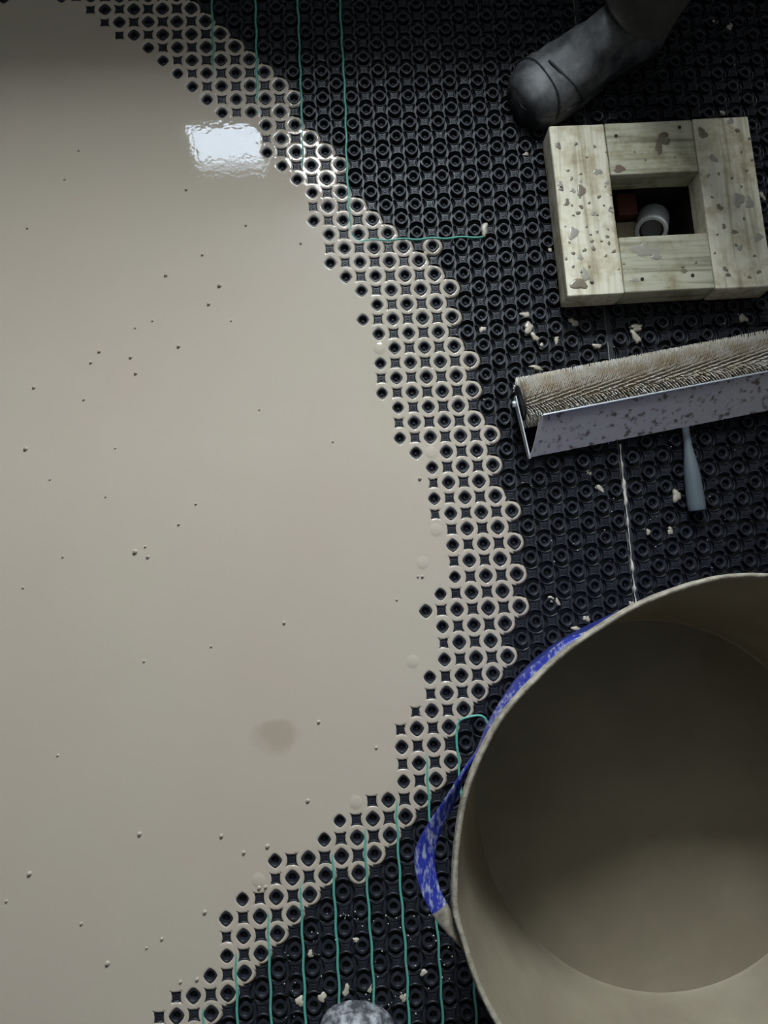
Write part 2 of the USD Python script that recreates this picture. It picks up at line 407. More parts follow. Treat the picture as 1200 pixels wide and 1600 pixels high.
left_cells = [(i, j, i * CELL, -j * CELL * ASP) for j in range(JMIN, JMAX + 1) for i in range(FIRST[j] - 2, 17)]
left_cells = [c for c in left_cells if not in_pit(c[2], c[3])]
right_cells = []
for j in range(JMIN + 1, JMAX):
    for i in range(18, 34):
        x, y = (i + R_OFF[0]) * CELL, -(j + R_OFF[1]) * CELL * ASP
        if x - .0118 > SEAM * CELL and not in_pit(x, y) and -1.24 < y < .60: right_cells.append((i, j, x, y))
mat_left = thing('studded_mat', 'large black studded mat half flooded with beige compound and threaded with green cable', 'floor mat')
build_sheet(mat_left, left_cells, IMIN * CELL, SEAM * CELL - .0012, [pit_hole])
mat_right = thing('studded_mat', 'bare black studded mat under the timber frame and roller, right of the pale seam line', 'floor mat')
build_sheet(mat_right, right_cells, SEAM * CELL + .0012, .835, [pit_hole])

# ------------------------------------------------------------------ the poured compound
N = 16
jj = np.arange(JMIN, JMAX + 1); IMAXC = 11
U = np.arange(IMIN * N - N // 2, IMAXC * N + N // 2 + 1) / N
V_ = np.arange(JMIN * N - N // 2, JMAX * N + N // 2 + 1) / N
uu, vv = np.meshgrid(U, V_)
first_s = np.convolve(np.pad([FIRST[j] for j in jj], 2, 'edge'), [.15, .2, .3, .2, .15], 'valid')
first_at = np.interp(vv, jj, first_s)
ci, cj = np.round(uu).astype(int), np.round(vv).astype(int)
nI, nJ = IMAXC - IMIN + 5, JMAX - JMIN + 5       # cell tables, padded by two cells
filled = np.zeros((nJ, nI), bool); hole = np.zeros((nJ, nI), np.int8); cover = np.zeros((nJ, nI), bool); hsz = np.ones((nJ, nI)); frad = np.full((nJ, nI), .715)
bumpc = np.zeros((nJ, nI))
for j in range(JMIN - 2, JMAX + 3):
    jc = min(max(j, JMIN), JMAX)
    for i in range(IMIN - 2, IMAXC + 3):
        a, b = j - JMIN + 2, i - IMIN + 2
        even = (i + j) % 2 == 0
        last = LAST[jc] if (LAST[jc] + jc) % 2 == 0 else LAST[jc] - 1
        if even and i <= last: filled[a, b] = True; frad[a, b] = rng.uniform(.69, .735)
        if i < FIRST[jc]: cover[a, b] = True
        else: hole[a, b] = 1 if even else 2
        k = i - FIRST[jc]
        hsz[a, b] = rng.uniform(.84, .95) if k <= 0 else rng.uniform(.93, 1.0) if k <= 2 else rng.uniform(.99, 1.02)
# a few studs just drowned near the edge show as low domes
for i, j in ((4, 13), (4, 18), (-2, 34), (3, 20), (-8, 38), (2, 26), (1, 6)):
    bumpc[j - JMIN + 2, i - IMIN + 2] = .0011; cover[j - JMIN + 2, i - IMIN + 2] = True; hole[j - JMIN + 2, i - IMIN + 2] = 0
hole[-20 - JMIN + 2, -24 - IMIN + 2] = 1; cover[-20 - JMIN + 2, -24 - IMIN + 2] = False
fp = np.pad(filled, 1); nb = fp[:-2, 1:-1].astype(int) + fp[2:, 1:-1] + fp[1:-1, :-2] + fp[1:-1, 2:]
inner = (nb == 4) & ~filled                      # square cells ringed by four filled ones
ip = np.pad(inner | cover, 1); nb2 = ip[:-2, 1:-1].astype(int) + ip[2:, 1:-1] + ip[1:-1, :-2] + ip[1:-1, 2:]
deep = filled & (nb2 >= 3)                       # round cells well behind the front
s_reg = np.full(uu.shape, -9.0); s_hole = np.full(uu.shape, 9.0); lift = np.zeros(uu.shape)
for dj in (-1, 0, 1):
    for di in (-1, 0, 1):
        a, b = cj + dj - JMIN + 2, ci + di - IMIN + 2
        x, y = uu - (ci + di), vv - (cj + dj)
        d = np.hypot(x, y); t = np.arctan2(y, x)
        s_reg = np.maximum(s_reg, np.where(filled[a, b], frad[a, b] - d, -9))
        s_reg = np.maximum(s_reg, np.where(inner[a, b] | deep[a, b], .98 - np.maximum(np.abs(x), np.abs(y)), -9))
        s_reg = np.maximum(s_reg, np.where(cover[a, b], .85 - np.maximum(np.abs(x), np.abs(y)), -9))
        sA = (d - diamond(.438 * hsz[a, b], t)) * .9; sB = (d - hsz[a, b] * star(.729, .54, t)) * .85
        s_hole = np.minimum(s_hole, np.where(hole[a, b] == 1, sA, np.where(hole[a, b] == 2, sB, 9)))
        lift = np.maximum(lift, bumpc[a, b] * np.clip(1 - (d / .40) ** 2, 0, 1) ** .7)
for dj in (0, 1):                                # webs between diagonal neighbours along the front
    for di in (0, 1):
        fi, fj = np.floor(uu).astype(int), np.floor(vv).astype(int)
        a, b = fj - JMIN + 2, fi - IMIN + 2
        web = (filled[a, b] & filled[a + 1, b + 1]) | (filled[a, b + 1] & filled[a + 1, b])
        s_reg = np.maximum(s_reg, np.where(web, .24 - np.hypot(uu - fi - .5, vv - fj - .5), -9))
wav = (meshkit.noise(np.stack([uu * 2.1, vv * 2.1, 0 * uu], -1), 3) - .5) * .07
s_reg = s_reg + wav * .6; s_hole = s_hole + wav * .35
S = np.minimum(s_reg, s_hole)
dd = uu - first_at
level = HS + np.interp(dd, [-6, .3, 1.0, 1.8, 3, 5, 9], [.0009, .0009, .0006, -.0001, -.0007, -.0012, -.0018])


def comp_height(s_r, s_h, lev, lft):
    r1 = .0017; d1 = np.clip(s_h * CELL, 0, r1); drop = r1 - np.sqrt(np.maximum(r1 ** 2 - (r1 - d1) ** 2, 0)); drop = np.minimum(drop * .9, .0015)
    z = lev + lft - drop
    r2 = .0058; d2 = np.clip(s_r * CELL, 0, r2); q = np.sqrt(np.maximum(1 - (1 - d2 / r2) ** 2, 0))
    return z * q


# which lattice cells need the fine grid
H_, W_ = S.shape; nCj, nCi = (H_ - 1) // N, (W_ - 1) // N
fine = np.zeros((nCj, nCi), bool); empty = np.zeros((nCj, nCi), bool)
for a in range(nCj):
    for b in range(nCi):
        blk = S[a * N:(a + 1) * N + 1, b * N:(b + 1) * N + 1]
        empty[a, b] = blk.max() < 0; fine[a, b] = blk.min() < .2 or lift[a * N:(a + 1) * N + 1, b * N:(b + 1) * N + 1].max() > 0
gv, gu = np.gradient(S, 1 / N)
g2 = np.maximum(gu ** 2 + gv ** 2, .25)
out = S < 0
pu, pv = np.where(out, uu - S * gu / g2, uu), np.where(out, vv - S * gv / g2, vv)
lim = .75 / N
pu, pv = np.clip(pu, uu - lim, uu + lim), np.clip(pv, vv - lim, vv + lim)
zz = comp_height(np.where(out, np.maximum(s_reg, 0), s_reg), np.where(out, np.maximum(s_hole, 0), s_hole), level, lift)
ins = ~out
quad = ins[:-1, :-1].astype(int) + ins[1:, :-1] + ins[:-1, 1:] + ins[1:, 1:]
keep = (quad >= 1) & np.kron(fine & ~empty, np.ones((N, N), bool))
ids = np.arange(H_ * W_).reshape(H_, W_)
ra, rb = np.nonzero(keep)
Q = np.stack([ids[ra, rb], ids[ra + 1, rb], ids[ra + 1, rb + 1], ids[ra, rb + 1]], 1)
Fq = np.vstack([Q[:, [0, 1, 2]], Q[:, [0, 2, 3]]])
step = N // 2
ra, rb = np.nonzero(np.kron(~fine & ~empty, np.ones((2, 2), bool)))
ra, rb = ra * step, rb * step
Q = np.stack([ids[ra, rb], ids[ra + step, rb], ids[ra + step, rb + step], ids[ra, rb + step]], 1)
Fq = np.vstack([Fq, Q[:, [0, 1, 2]], Q[:, [0, 2, 3]]])
wx, wy = L2W(pu, pv)
VV = np.stack([wx.ravel(), wy.ravel(), zz.ravel()], 1)
used, inv = np.unique(Fq, return_inverse=True)
comp_mesh = trimesh.Trimesh(VV[used], inv.reshape(-1, 3), process=False)
pool = thing('levelling_compound', 'wet glossy beige levelling compound poured over the left half of the studded mat', 'levelling compound')
obj('poured_surface', comp_mesh, M_comp, pool, smooth=True)

# air bubbles and crumbs on the wet surface
BUB = [(291, 296, 2.3), (259, 430, 2.6), (343, 446, 3.2), (326, 475, 2.6), (279, 541, 2.6), (155, 549, 2.4), (142, 566, 2.2), (204, 558, 2.4), (212, 583, 2.5), (53, 605, 2.4), (131, 624, 1.8), (40, 701, 3.0),
       (306, 787, 1.7), (279, 819, 2.0), (211, 862, 3.4), (231, 870, 2.4), (227, 854, 1.6), (444, 973, 2.2), (36, 918, 1.5), (211, 512, 1.6), (238, 501, 1.5), (361, 501, 1.4), (165, 776, 1.4), (78, 749, 1.4),
       (316, 398, 2.0), (384, 352, 1.8), (123, 235, 1.6), (101, 280, 1.6), (43, 356, 1.8), (218, 1303, 2.8), (346, 1306, 2.6), (381, 1332, 2.4), (418, 1322, 2.8), (481, 1251, 2.6), (46, 1365, 3.0), (320, 1425, 2.6),
       (253, 1467, 2.0), (229, 1481, 1.6), (168, 1505, 3.0), (127, 1443, 2.0), (498, 1128, 2.2), (405, 1387, 2.6), (415, 1386, 2.2), (660, 901, 2.2), (620, 937, 1.6), (656, 748, 2.6), (653, 901, 1.6), (588, 1168, 2.0), (308, 1530, 2.4), (282, 1534, 2.0),
       (470, 380, 2.0), (520, 690, 1.5), (330, 1010, 1.5), (225, 1033, 1.6), (98, 870, 1.5), (180, 700, 1.4), (405, 640, 1.3), (90, 1180, 1.5), (10, 1408, 1.8)]
bub = []
for x, y, r in BUB:
    p = un(x, y, HS + .0014); r *= .00105
    a = rng.uniform(0, 6.28)
    b = lathe([(r * 1.2, -.0006), (r * 1.0, .0001 + r * .2), (r * .8, r * .75), (r * .5, r * 1.0), (r * .28, r * .95), (r * .2, r * .45), (0, r * .4)], 12)
    b.vertices[:, 0] -= .25 * b.vertices[:, 2]
    b.apply_transform(trimesh.transformations.rotation_matrix(a * 0, [0, 0, 1])); b.apply_translation((p[0], p[1], p[2])); bub.append(b)
o = obj('air_bubbles', cat_(bub), M_comp, pool, smooth=50); o.SetCustomDataByKey('kind', 'stuff')

# ------------------------------------------------------------------ green heating cable
def cable(points, seed):
    P = np.array(points, float); out_ = []
    rad = .75
    for k, p in enumerate(P):                    # round the corners
        if k in (0, len(P) - 1): out_.append(p); continue
        a, b = P[k - 1] - p, P[k + 1] - p; la, lb = np.linalg.norm(a), np.linalg.norm(b); r = min(rad, la / 2, lb / 2)
        for t in np.linspace(0, 1, 6):
            q0, q1 = p + a / la * r, p + b / lb * r; out_.append((1 - t) ** 2 * q0 + 2 * t * (1 - t) * p + t * t * q1)
    P = np.array(out_); D = np.r_[0, np.cumsum(np.linalg.norm(np.diff(P, axis=0), axis=1))]
    s = np.arange(0, D[-1], .2); u, v = np.interp(s, D, P[:, 0]), np.interp(s, D, P[:, 1])
    du, dv = np.gradient(u), np.gradient(v); vert = np.abs(dv) > np.abs(du)
    # woven between the studs: it keeps clear of the round ones
    su = np.where(vert, np.sin(np.pi * (v + .5)) * np.where((np.floor(u) % 2) == 0, 1, -1) * .03, 0)
    sv = np.where(~vert, np.sin(np.pi * (u + .5)) * np.where((np.floor(v) % 2) == 0, 1, -1) * .05, 0)
    nz = (meshkit.noise(np.stack([u * .16, v * .16, u * 0 + seed], -1), seed) - .5) * .16
    x, y = L2W(u + su + np.where(vert, nz, 0), v + sv + np.where(~vert, nz, 0))
    z = HS - .0019 + .0007 * np.sin(s * 1.3) * (meshkit.noise(np.stack([s * .3, s * 0, s * 0], -1), seed))
    return tube(np.stack([x, y, z], 1), .00215, 8)


c1 = obj('heating_cable', cable([(8.5, -1.55), (-.5, -1.55), (-.5, -26), (-3.5, -26), (-3.5, -4.6), (-6.5, -4.6), (-6.5, -26), (-9.5, -26), (-9.5, -9)], 1), M_cable, smooth=True)
tag(c1, 'green heating cable running down from the top edge, one run turning towards the timber frame', 'heating cable', 'green heating cables clipped between the studs')
c2 = obj('heating_cable', cable([(6.5, 51), (6.5, 29.5), (4.5, 29.5), (4.5, 51), (2.5, 51), (2.5, 28.4), (.5, 28.4), (.5, 51), (-1.5, 51), (-1.5, 31.5), (-3.5, 31.5), (-3.5, 51), (-5.5, 51), (-5.5, 34.5), (-7.5, 34.5), (-7.5, 51),
                                 (-9.5, 51), (-9.5, 38), (-11.5, 38), (-11.5, 51), (-13.5, 51), (-13.5, 42)], 2), M_cable, smooth=True)
tag(c2, 'thin green heating cable in close parallel runs and a loop beside the blue tub', 'heating cable', 'green heating cables clipped between the studs')


# ------------------------------------------------------------------ splashes of compound on the bare mat
def splash(r, seed, sx=1.0, sy=1.0, hgt=.35):
    n = 18; g = np.random.default_rng(seed); t = np.arange(n) * 2 * math.pi / n
    w = 1 + .22 * np.sin(2 * t + g.uniform(0, 6)) + .16 * np.sin(3 * t + g.uniform(0, 6)) + .10 * np.sin(5 * t + g.uniform(0, 6)) + .05 * g.uniform(-1, 1, n)
    ro = g.uniform(-.6, .6)
    px_, py_ = r * w * sx * np.cos(t), r * w * sy * np.sin(t); px_, py_ = px_ * math.cos(ro) - py_ * math.sin(ro), px_ * math.sin(ro) + py_ * math.cos(ro)
    rings = [np.stack([k * px_, k * py_, np.full(n, z * r * hgt)], 1) for k, z in ((1.0, -.35), (.92, .45), (.68, .85), (.3, 1.0))]
    return rings_mesh(rings, True, True)


SPL = [(757, 357, 8, .9, 1.4, 'pale compound blob on the bare mat at the end of the cable run beside the frame'), (826, 512, 9, 1, 1.2, 'large compound blob on the bare mat left of the frame and above the roller'),
       (836, 526, 7, .8, 1.4, None), (821, 491, 6, 1.4, .9, None), (754, 514, 6, 1, 1, None), (846, 540, 5, 1, 1, None), (995, 511, 9, 1.4, .7, 'spread compound splash under the bottom edge of the timber frame'),
       (994, 526, 9, .8, 1.3, None), (897, 503, 7, 1.2, 1, None), (870, 531, 6, .8, 1.2, None), (934, 540, 7, 1.2, .8, None), (1162, 497, 8, .8, 1.3, None), (838, 574, 8, 1.6, .5, 'crusty compound smear behind the left end of the spiked roller'),
       (938, 763, 6, .9, 1.3, None), (1058, 775, 9, 1.0, 1.0, 'compound splash on the dark mat just left of the roller grip'), (1014, 831, 5, .8, 1, None), (1048, 830, 6, 1, 1, None), (921, 739, 4, 1, 1, None),
       (862, 936, 5, 1, 1, None), (872, 941, 5, .8, 1.2, None), (917, 967, 6, 1, 1, None), (902, 983, 6, 1.3, .8, None), (987, 944, 6, 1, .8, None), (485, 1491, 6, .8, 1, None), (541, 1548, 7, .8, 1.3, None), (503, 1560, 6, 1, 1.2, None),
       (468, 1566, 8, 1, .8, None), (578, 1546, 5, .8, 1.2, None), (630, 1560, 6, .8, 1.2, None), (662, 1521, 5, 1, 1, None), (557, 1470, 5, 1.3, .6, None), (676, 1370, 5, 1, 1, None), (1141, 40, 6, 1, 1, None), (1118, 32, 5, 1, .8, None),
       (1192, 305, 6, .8, 1.4, None), (822, 240, 5, 1, 1, None), (1130, 175, 5, 1, 1, None), (860, 390, 4, 1, 1, None)]
SPL_LABELS = [ "pale compound blob beside the timber frame, at the end of the turned cable run", "large compound blob on the mat between the frame's lower left corner and the roller", "compound blob just right of and below the large blob above the roller", "compound smear just above the large blob, near the frame's lower left corner", "lone square compound dab farthest left of the splashes between frame and roller", "small compound dab close above the spikes near the roller's left end", "spread compound splash below the timber frame where the mat seam runs", "compound drip just below the spread splash on the seam under the frame", "compound dab close under the frame's bottom edge, near its left corner", "compound dab midway between the frame's left corner and the roller spikes", "flat compound dab close above the roller spikes, left of the mat seam", "compound dab between frame and roller nearest the right edge of the picture", "crusty compound smear behind the left end of the spiked roller", "compound dab in the guard's shadow, left of the white seam bead", "compound splash on the dark mat just left of the roller grip", "left of two small compound dabs below the roller grip", "right of two small compound dabs below the roller grip", "tiny compound dab close under the guard's lower edge, left of the seam bead", "left of two touching compound dabs above the tub's upper left rim", "right of two touching compound dabs above the tub's upper left rim", "upper of two compound dabs close to the start of the tub's blue handle", "lower compound dab touching the start of the tub's blue handle", "compound dab beside the white seam bead just above the tub rim", "upper left compound dab among the cables above the grey boot toe", "compound dab between two cables just above the grey boot toe", "compound dab between cables just left of the grey boot toe", "largest compound dab left of the grey boot toe at the bottom edge", "compound dab just right of and above the grey boot toe", "compound dab between cables right of the grey boot toe", "compound dab right of the boot toe, between the two cables nearest the tub", "topmost compound dab among the lower cable runs, near the poured edge", "compound dab just under the outer bend of the blue tub handle", "right of two compound dabs behind the trouser leg near the top edge", "left of two compound dabs behind the trouser leg near the top edge", "compound dab against the right side of the timber frame", "compound dab on the bare mat left of the frame's upper left corner", "compound dab just above the frame's upper right plank", "small compound dab near the middle of the frame's left side" ]
for k, (x, y, r, sx, sy, lab) in enumerate(SPL):
    big = r > 6
    p = un(x, y, HS)
    o = obj('compound_splash', splash(r * .00100, 50 + k, sx, sy, .40), M_splash, None, 60, at=(p[0], p[1], HS - .0026))
    tag(o, SPL_LABELS[k], 'compound splash', 'splashes of compound on the bare mat')
sp = []
for k in range(260):
    x, y = (rng.uniform(560, 1190), rng.uniform(380, 1100)) if k < 190 else (rng.uniform(440, 720), rng.uniform(1420, 1590))
    p = un(x, y, HS); i, j = p[0] / CELL, -p[1] / CELL / ASP
    if i < LAST[int(np.clip(round(j), -24, 50))] + 1.2 or math.hypot(p[0] - .40, p[1] + .90) < .36 or (FR[0] - .02 < p[0] and p[1] > FR[2] - .02 and p[1] < FR[3]): continue
    r = rng.uniform(.0005, .0013); b = trimesh.creation.icosphere(1, r); b.apply_translation((p[0], p[1], HS + r * .4)); sp.append(b)
o = obj('compound_specks', cat_(sp), M_speck, smooth=60); tag(o, 'tiny pale specks of compound scattered over the bare black mat', 'specks', kind='stuff')
# pale bead along the joint between the two sheets
seam_pts = [np.array([SEAM * CELL + .0003 * math.sin(k * 1.7), y, .0052 + .0012 * math.sin(k * .9)]) for k, y in enumerate(np.arange(-.335, -.625, -.004))]
sr = np.array([.0009 + .0013 * max(0, meshkit.noise(np.array([[k * .37, 0, 0]]), 5)[0] - .45) * 4 for k in range(len(seam_pts))])
o = obj('seam_bead', tube(seam_pts, sr, 7), M_speck, smooth=True); tag(o, 'thin broken white bead of compound in the joint between the two black mats', 'seam')

# ------------------------------------------------------------------ timber frame round the drain
ROT = 1.0
frame = thing('timber_frame', 'square box of four pale treated timber pieces spattered with compound, around the drain opening', 'timber frame', (0.3345, -0.0955, HS), ROT)
TH = .047


def plank(x0, x1, y0, y1, m, label, seed):
    b = rbox(x1 - x0, y1 - y0, TH, .0028, .0012, seed); b.apply_translation(((x0 + x1) / 2, (y0 + y1) / 2, 0))
    o = obj('plank', b, m, frame, 40); o.SetCustomDataByKey('label', label); return o


plank(0.000, 0.0945, 0.000, 0.3040, M_woody, 'left timber piece with the most spatter', 1)
plank(0.2470, 0.3450, -0.001, 0.3060, M_woody, 'right timber piece with a broad grey smear', 2)
plank(0.0955, 0.2460, 0.2090, 0.3045, M_woodx, 'far cross piece with a dark knot', 3)
plank(0.0955, 0.2460, 0.0010, 0.0985, M_woodx, 'near cross piece', 4)
fa = math.radians(ROT)


def fpx(x, y):                                   # a pixel on the frame's top face in the frame's own axes
    p = un(x, y, HS + TH) - np.array([0.3345, -0.0955, 0]); c, s = math.cos(fa), math.sin(fa)
    return c * p[0] + s * p[1], -s * p[0] + c * p[1]


def z24(l): return [(700 + a / 2.4, b / 2.4, r / 2.4) for a, b, r in l]


BIG = z24([(413, 547, 14), (597, 685, 11), (560, 645, 16), (445, 760, 17), (468, 715, 15), (470, 875, 26), (500, 715, 22), (612, 790, 14), (515, 1030, 24), (490, 1065, 34), (420, 690, 14), (495, 965, 14), (955, 500, 24), (995, 595, 21),
           (1090, 750, 34), (1075, 870, 14), (1095, 930, 15), (975, 660, 10), (1035, 850, 13), (1130, 760, 24), (1165, 890, 18), (885, 1015, 14), (700, 1050, 14), (1060, 455, 14), (1020, 780, 12), (735, 930, 24), (780, 960, 22), (1040, 1010, 12), (497, 680, 10), (545, 800, 10)])
SMALL = z24([(480, 540, 7), (550, 550, 6), (595, 570, 5), (450, 640, 6), (520, 590, 5), (463, 670, 7), (497, 652, 6), (566, 738, 7), (500, 775, 8), (488, 798, 8), (470, 808, 5), (540, 905, 7), (545, 932, 9), (512, 938, 8), (597, 887, 7), (603, 912, 7), (622, 943, 8),
             (592, 960, 6), (470, 950, 7), (443, 970, 6), (560, 870, 5), (470, 1000, 6), (540, 1055, 8), (500, 1020, 5), (530, 1000, 5), (610, 780, 6), (585, 770, 4), (425, 710, 8), (560, 805, 5), (1015, 770, 7), (1015, 652, 6), (1065, 668, 6), (1080, 920, 6), (1050, 1030, 9), (990, 740, 5),
             (1100, 700, 5), (1120, 640, 5), (1010, 880, 5), (1110, 820, 6), (1000, 950, 5), (1165, 1020, 9), (1150, 960, 6), (1130, 1040, 7), (820, 520, 7), (780, 560, 5), (700, 570, 4), (850, 590, 4), (740, 600, 4), (880, 1000, 6), (930, 985, 5), (660, 990, 4), (1085, 490, 9), (1100, 570, 5), (1130, 520, 6), (1140, 600, 5),
             (600, 860, 4), (575, 905, 5), (535, 880, 5), (455, 910, 5), (520, 850, 5), (440, 850, 4), (465, 770, 5), (530, 760, 5), (495, 740, 4), (612, 730, 4), (590, 700, 4), (640, 1010, 4)])
for k, (x, y, r) in enumerate(BIG):
    u, v = fpx(x, y); g = random.Random(k)
    obj('splash', splash(r * .00082, 200 + k, g.uniform(.8, 1.3), g.uniform(.8, 1.2), .10), M_spot2 if k % 3 else M_spot, frame, 60, at=(u, v, TH + .0003))
sm = []
for k, (x, y, r) in enumerate(SMALL):
    u, v = fpx(x, y); b = splash(r * .00100, 400 + k, 1, 1, .28); b.apply_translation((u, v, TH + .0004)); sm.append(b)
o = obj('spatter', cat_(sm), M_spot, frame, 60); o.SetCustomDataByKey('kind', 'stuff')
for x, y in [(a, b) for a, b, _ in z24([(630, 510, 0), (868, 478, 0), (965, 503, 0), (1085, 490, 0), (540, 1058, 0), (917, 1033, 0), (728, 1047, 0), (1048, 1030, 0), (425, 705, 0)])]:
    u, v = fpx(x, y); obj('nail_hole', lathe([(.0032, -.0006), (.0029, .0007), (.0016, .0008), (.0012, .0002), (0, .0002)], 10), M_hole, frame, 40, at=(u, v, TH + .0002))
M_knot = plain('dark_knot', (.13, .105, .065), .6); M_redstain = plain('red_brown_stain', (.16, .10, .075), .6)
u, v = fpx(1037, 217); obj('knot', splash(.013, 77, 1.1, .8, .03), M_knot, frame, 60, at=(u, v, TH))
u, v = fpx(1030, 232); obj('knot', splash(.008, 78, .7, 1.5, .03), M_knot, frame, 60, at=(u, v, TH))
u, v = fpx(968, 264); obj('stain', splash(.009, 79, 1.1, .8, .03), M_redstain, frame, 60, at=(u, v, TH))
u, v = fpx(1008, 392); obj('splash', splash(.015, 81, 1.5, .7, .05), M_spot2, frame, 60, at=(u, v, TH + .0002))

# ------------------------------------------------------------------ what stands in the drain pit
px0, px1, py0, py1, pz = PIT
struct('trim_1', cat_([box(px0, px0 + .003, py0, py1, pz, -.002), box(px1 - .003, px1, py0, py1, pz, -.002), box(px0 + .003, px1 - .003, py0, py0 + .003, pz, -.002), box(px0 + .003, px1 - .003, py1 - .003, py1, pz, -.002), box(px0 + .003, px1 - .003, py0 + .003, py1 - .003, pz, pz + .004)]), M_pit, smooth=False)
mouth = un(1017.5, 361, -.030); axis = np.array([.020, .044, -.032]); axis /= np.linalg.norm(axis)


def along(mesh, p, d):
    mesh.apply_transform(trimesh.geometry.align_vectors([0, 0, 1], d)); mesh.apply_translation(p); return mesh


pipe = thing('drain_pipe', 'short white plastic drain pipe with an open mouth, inside the timber frame', 'drain pipe')
obj('pipe_body', along(lathe([(.0215, .004), (.0285, .004), (.0290, .006), (.0290, .048), (.0215, .048), (.0215, .004)], 40), mouth, axis), mottled('grey_white_pipe', (.40, .41, .43), (.50, .51, .53), .4, scale=30), pipe, 40)
obj('pipe_lip', along(lathe([(.0205, .004), (.0205, -.001), (.0222, -.003), (.0265, -.003), (.0285, -.001), (.0285, .004), (.0205, .004)], 40), mouth, axis), M_pvc, pipe, 40)
obj('seal_ring', along(lathe([(.0180, .010), (.0180, .003), (.0203, .001), (.0203, .010), (.0180, .010)], 40), mouth, axis), M_hole, pipe, 40)
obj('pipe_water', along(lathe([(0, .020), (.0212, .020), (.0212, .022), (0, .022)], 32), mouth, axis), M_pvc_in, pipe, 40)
b1, b2 = un(980, 318, -.030), un(981, 362, -.045)
o = obj('brick', rbox(.036, .042, .07, .003, .0015, 5), M_brick, None, 40, at=(b1[0], b1[1], -.100)); tag(o, 'dark red brick end in the far left corner of the drain pit', 'brick')
o = obj('brick', rbox(.036, .040, .07, .003, .001, 6), M_batten, None, 40, at=(b1[0], b1[1] - .046, -.115)); tag(o, 'tan brick end nearer than the red brick in the drain pit', 'brick')
o = obj('brick_ledge', rbox(.150, .14, .060, .004, .001, 8), M_pit, None, 40, at=((px0 + px1) / 2, (py0 + py1) / 2, pz + .004)); tag(o, 'dark masonry ledge at the bottom of the drain pit', 'ledge')

# ------------------------------------------------------------------ spiked roller
AX = np.array([.9888, .1490, 0.0]); NN = np.array([.1490, -.9888, 0.0]); RZ = .0493
E0 = un(812, 630, RZ)
roller = thing('spiked_roller', 'wide spiked roller with stained metal splash guard and grey grip, lying below the timber frame', 'spiked roller', E0)
Bm = np.eye(4); Bm[:3, 0], Bm[:3, 1], Bm[:3, 2] = AX, NN, (0, 0, 1)       # local x along the drum, y towards the grip, z up


def rl(mesh): mesh.apply_transform(Bm); return mesh


LEN, RC, RS = .50, .0285, .0412
drum = lathe([(0, 0), (RC - .001, 0), (RC, .001), (RC, LEN - .001), (RC - .001, LEN), (0, LEN)], 40); drum.apply_transform(trimesh.geometry.align_vectors([0, 0, 1], [1, 0, 0]))
obj('drum', rl(drum), M_drum, roller, 40)
cap = lathe([(0, -.0035), (.006, -.0035), (.008, -.0015), (.026, -.0015), (.0285, -.0005), (.0285, .001), (0, .001)], 32); cap.apply_transform(trimesh.geometry.align_vectors([0, 0, 1], [1, 0, 0]))
obj('end_cap', rl(cap), M_drumend, roller, 40)
nr, na = 118, 40
V, F = [], []
for k in range(nr):
    x = .003 + k * (LEN - .006) / (nr - 1)
    for q in range(na):
        a = 2 * math.pi * (q + .12 * k) / na + rng.normal(0, .010)
        L = RS - abs(rng.normal(0, .0006)); d = np.array([0, math.cos(a), math.sin(a)]); t = np.array([0, -math.sin(a), math.cos(a)]); e = np.array([1., 0, 0])
        lean = np.array([rng.normal(0, .0006), 0, 0]); b = len(V)
        for c, s in ((1, 0), (0, 1), (-1, 0), (0, -1)): V.append(np.array([x, 0, 0]) + d * (RC - .001) + (e * c + t * s) * .0013)
        for c, s in ((1, 0), (0, 1), (-1, 0), (0, -1)): V.append(np.array([x, 0, 0]) + lean + d * L + (e * c + t * s) * .0008)
        V.append(np.array([x, 0, 0]) + lean * 1.1 + d * (L + .0006))
        for s in range(4):
            n_ = (s + 1) % 4; F += [(b + s, b + n_, b + 4 + n_), (b + s, b + 4 + n_, b + 4 + s), (b + 4 + s, b + 4 + n_, b + 8)]
spk = trimesh.Trimesh(np.array(V), np.array(F), process=False)
o = obj('spikes', rl(spk), M_spike, roller, 60); o.SetCustomDataByKey('kind', 'stuff')
# splash guard: a bent sheet from behind the drum up over it, cut back at the end
gb, gt = np.array([.0905, .004]), np.array([.0365, .0450])
gn = np.array([gt[1] - gb[1], -(gt[0] - gb[0])]); gn /= np.linalg.norm(gn); tk = .0016


def guard_ring(x0, x1, r=.004):
    """Outline of the sheet in its own plane: s along the drum, w up the slope from 0 to 1, the top corner rounded."""
    pts = [(x0, 0), (x1, 0), (x1, 1)] + [(x0 + .018 + .004 * (1 - math.sin(a)) , 1 - .06 * (1 - math.cos(a))) for a in np.linspace(0, math.pi / 2, 5)]
    return pts


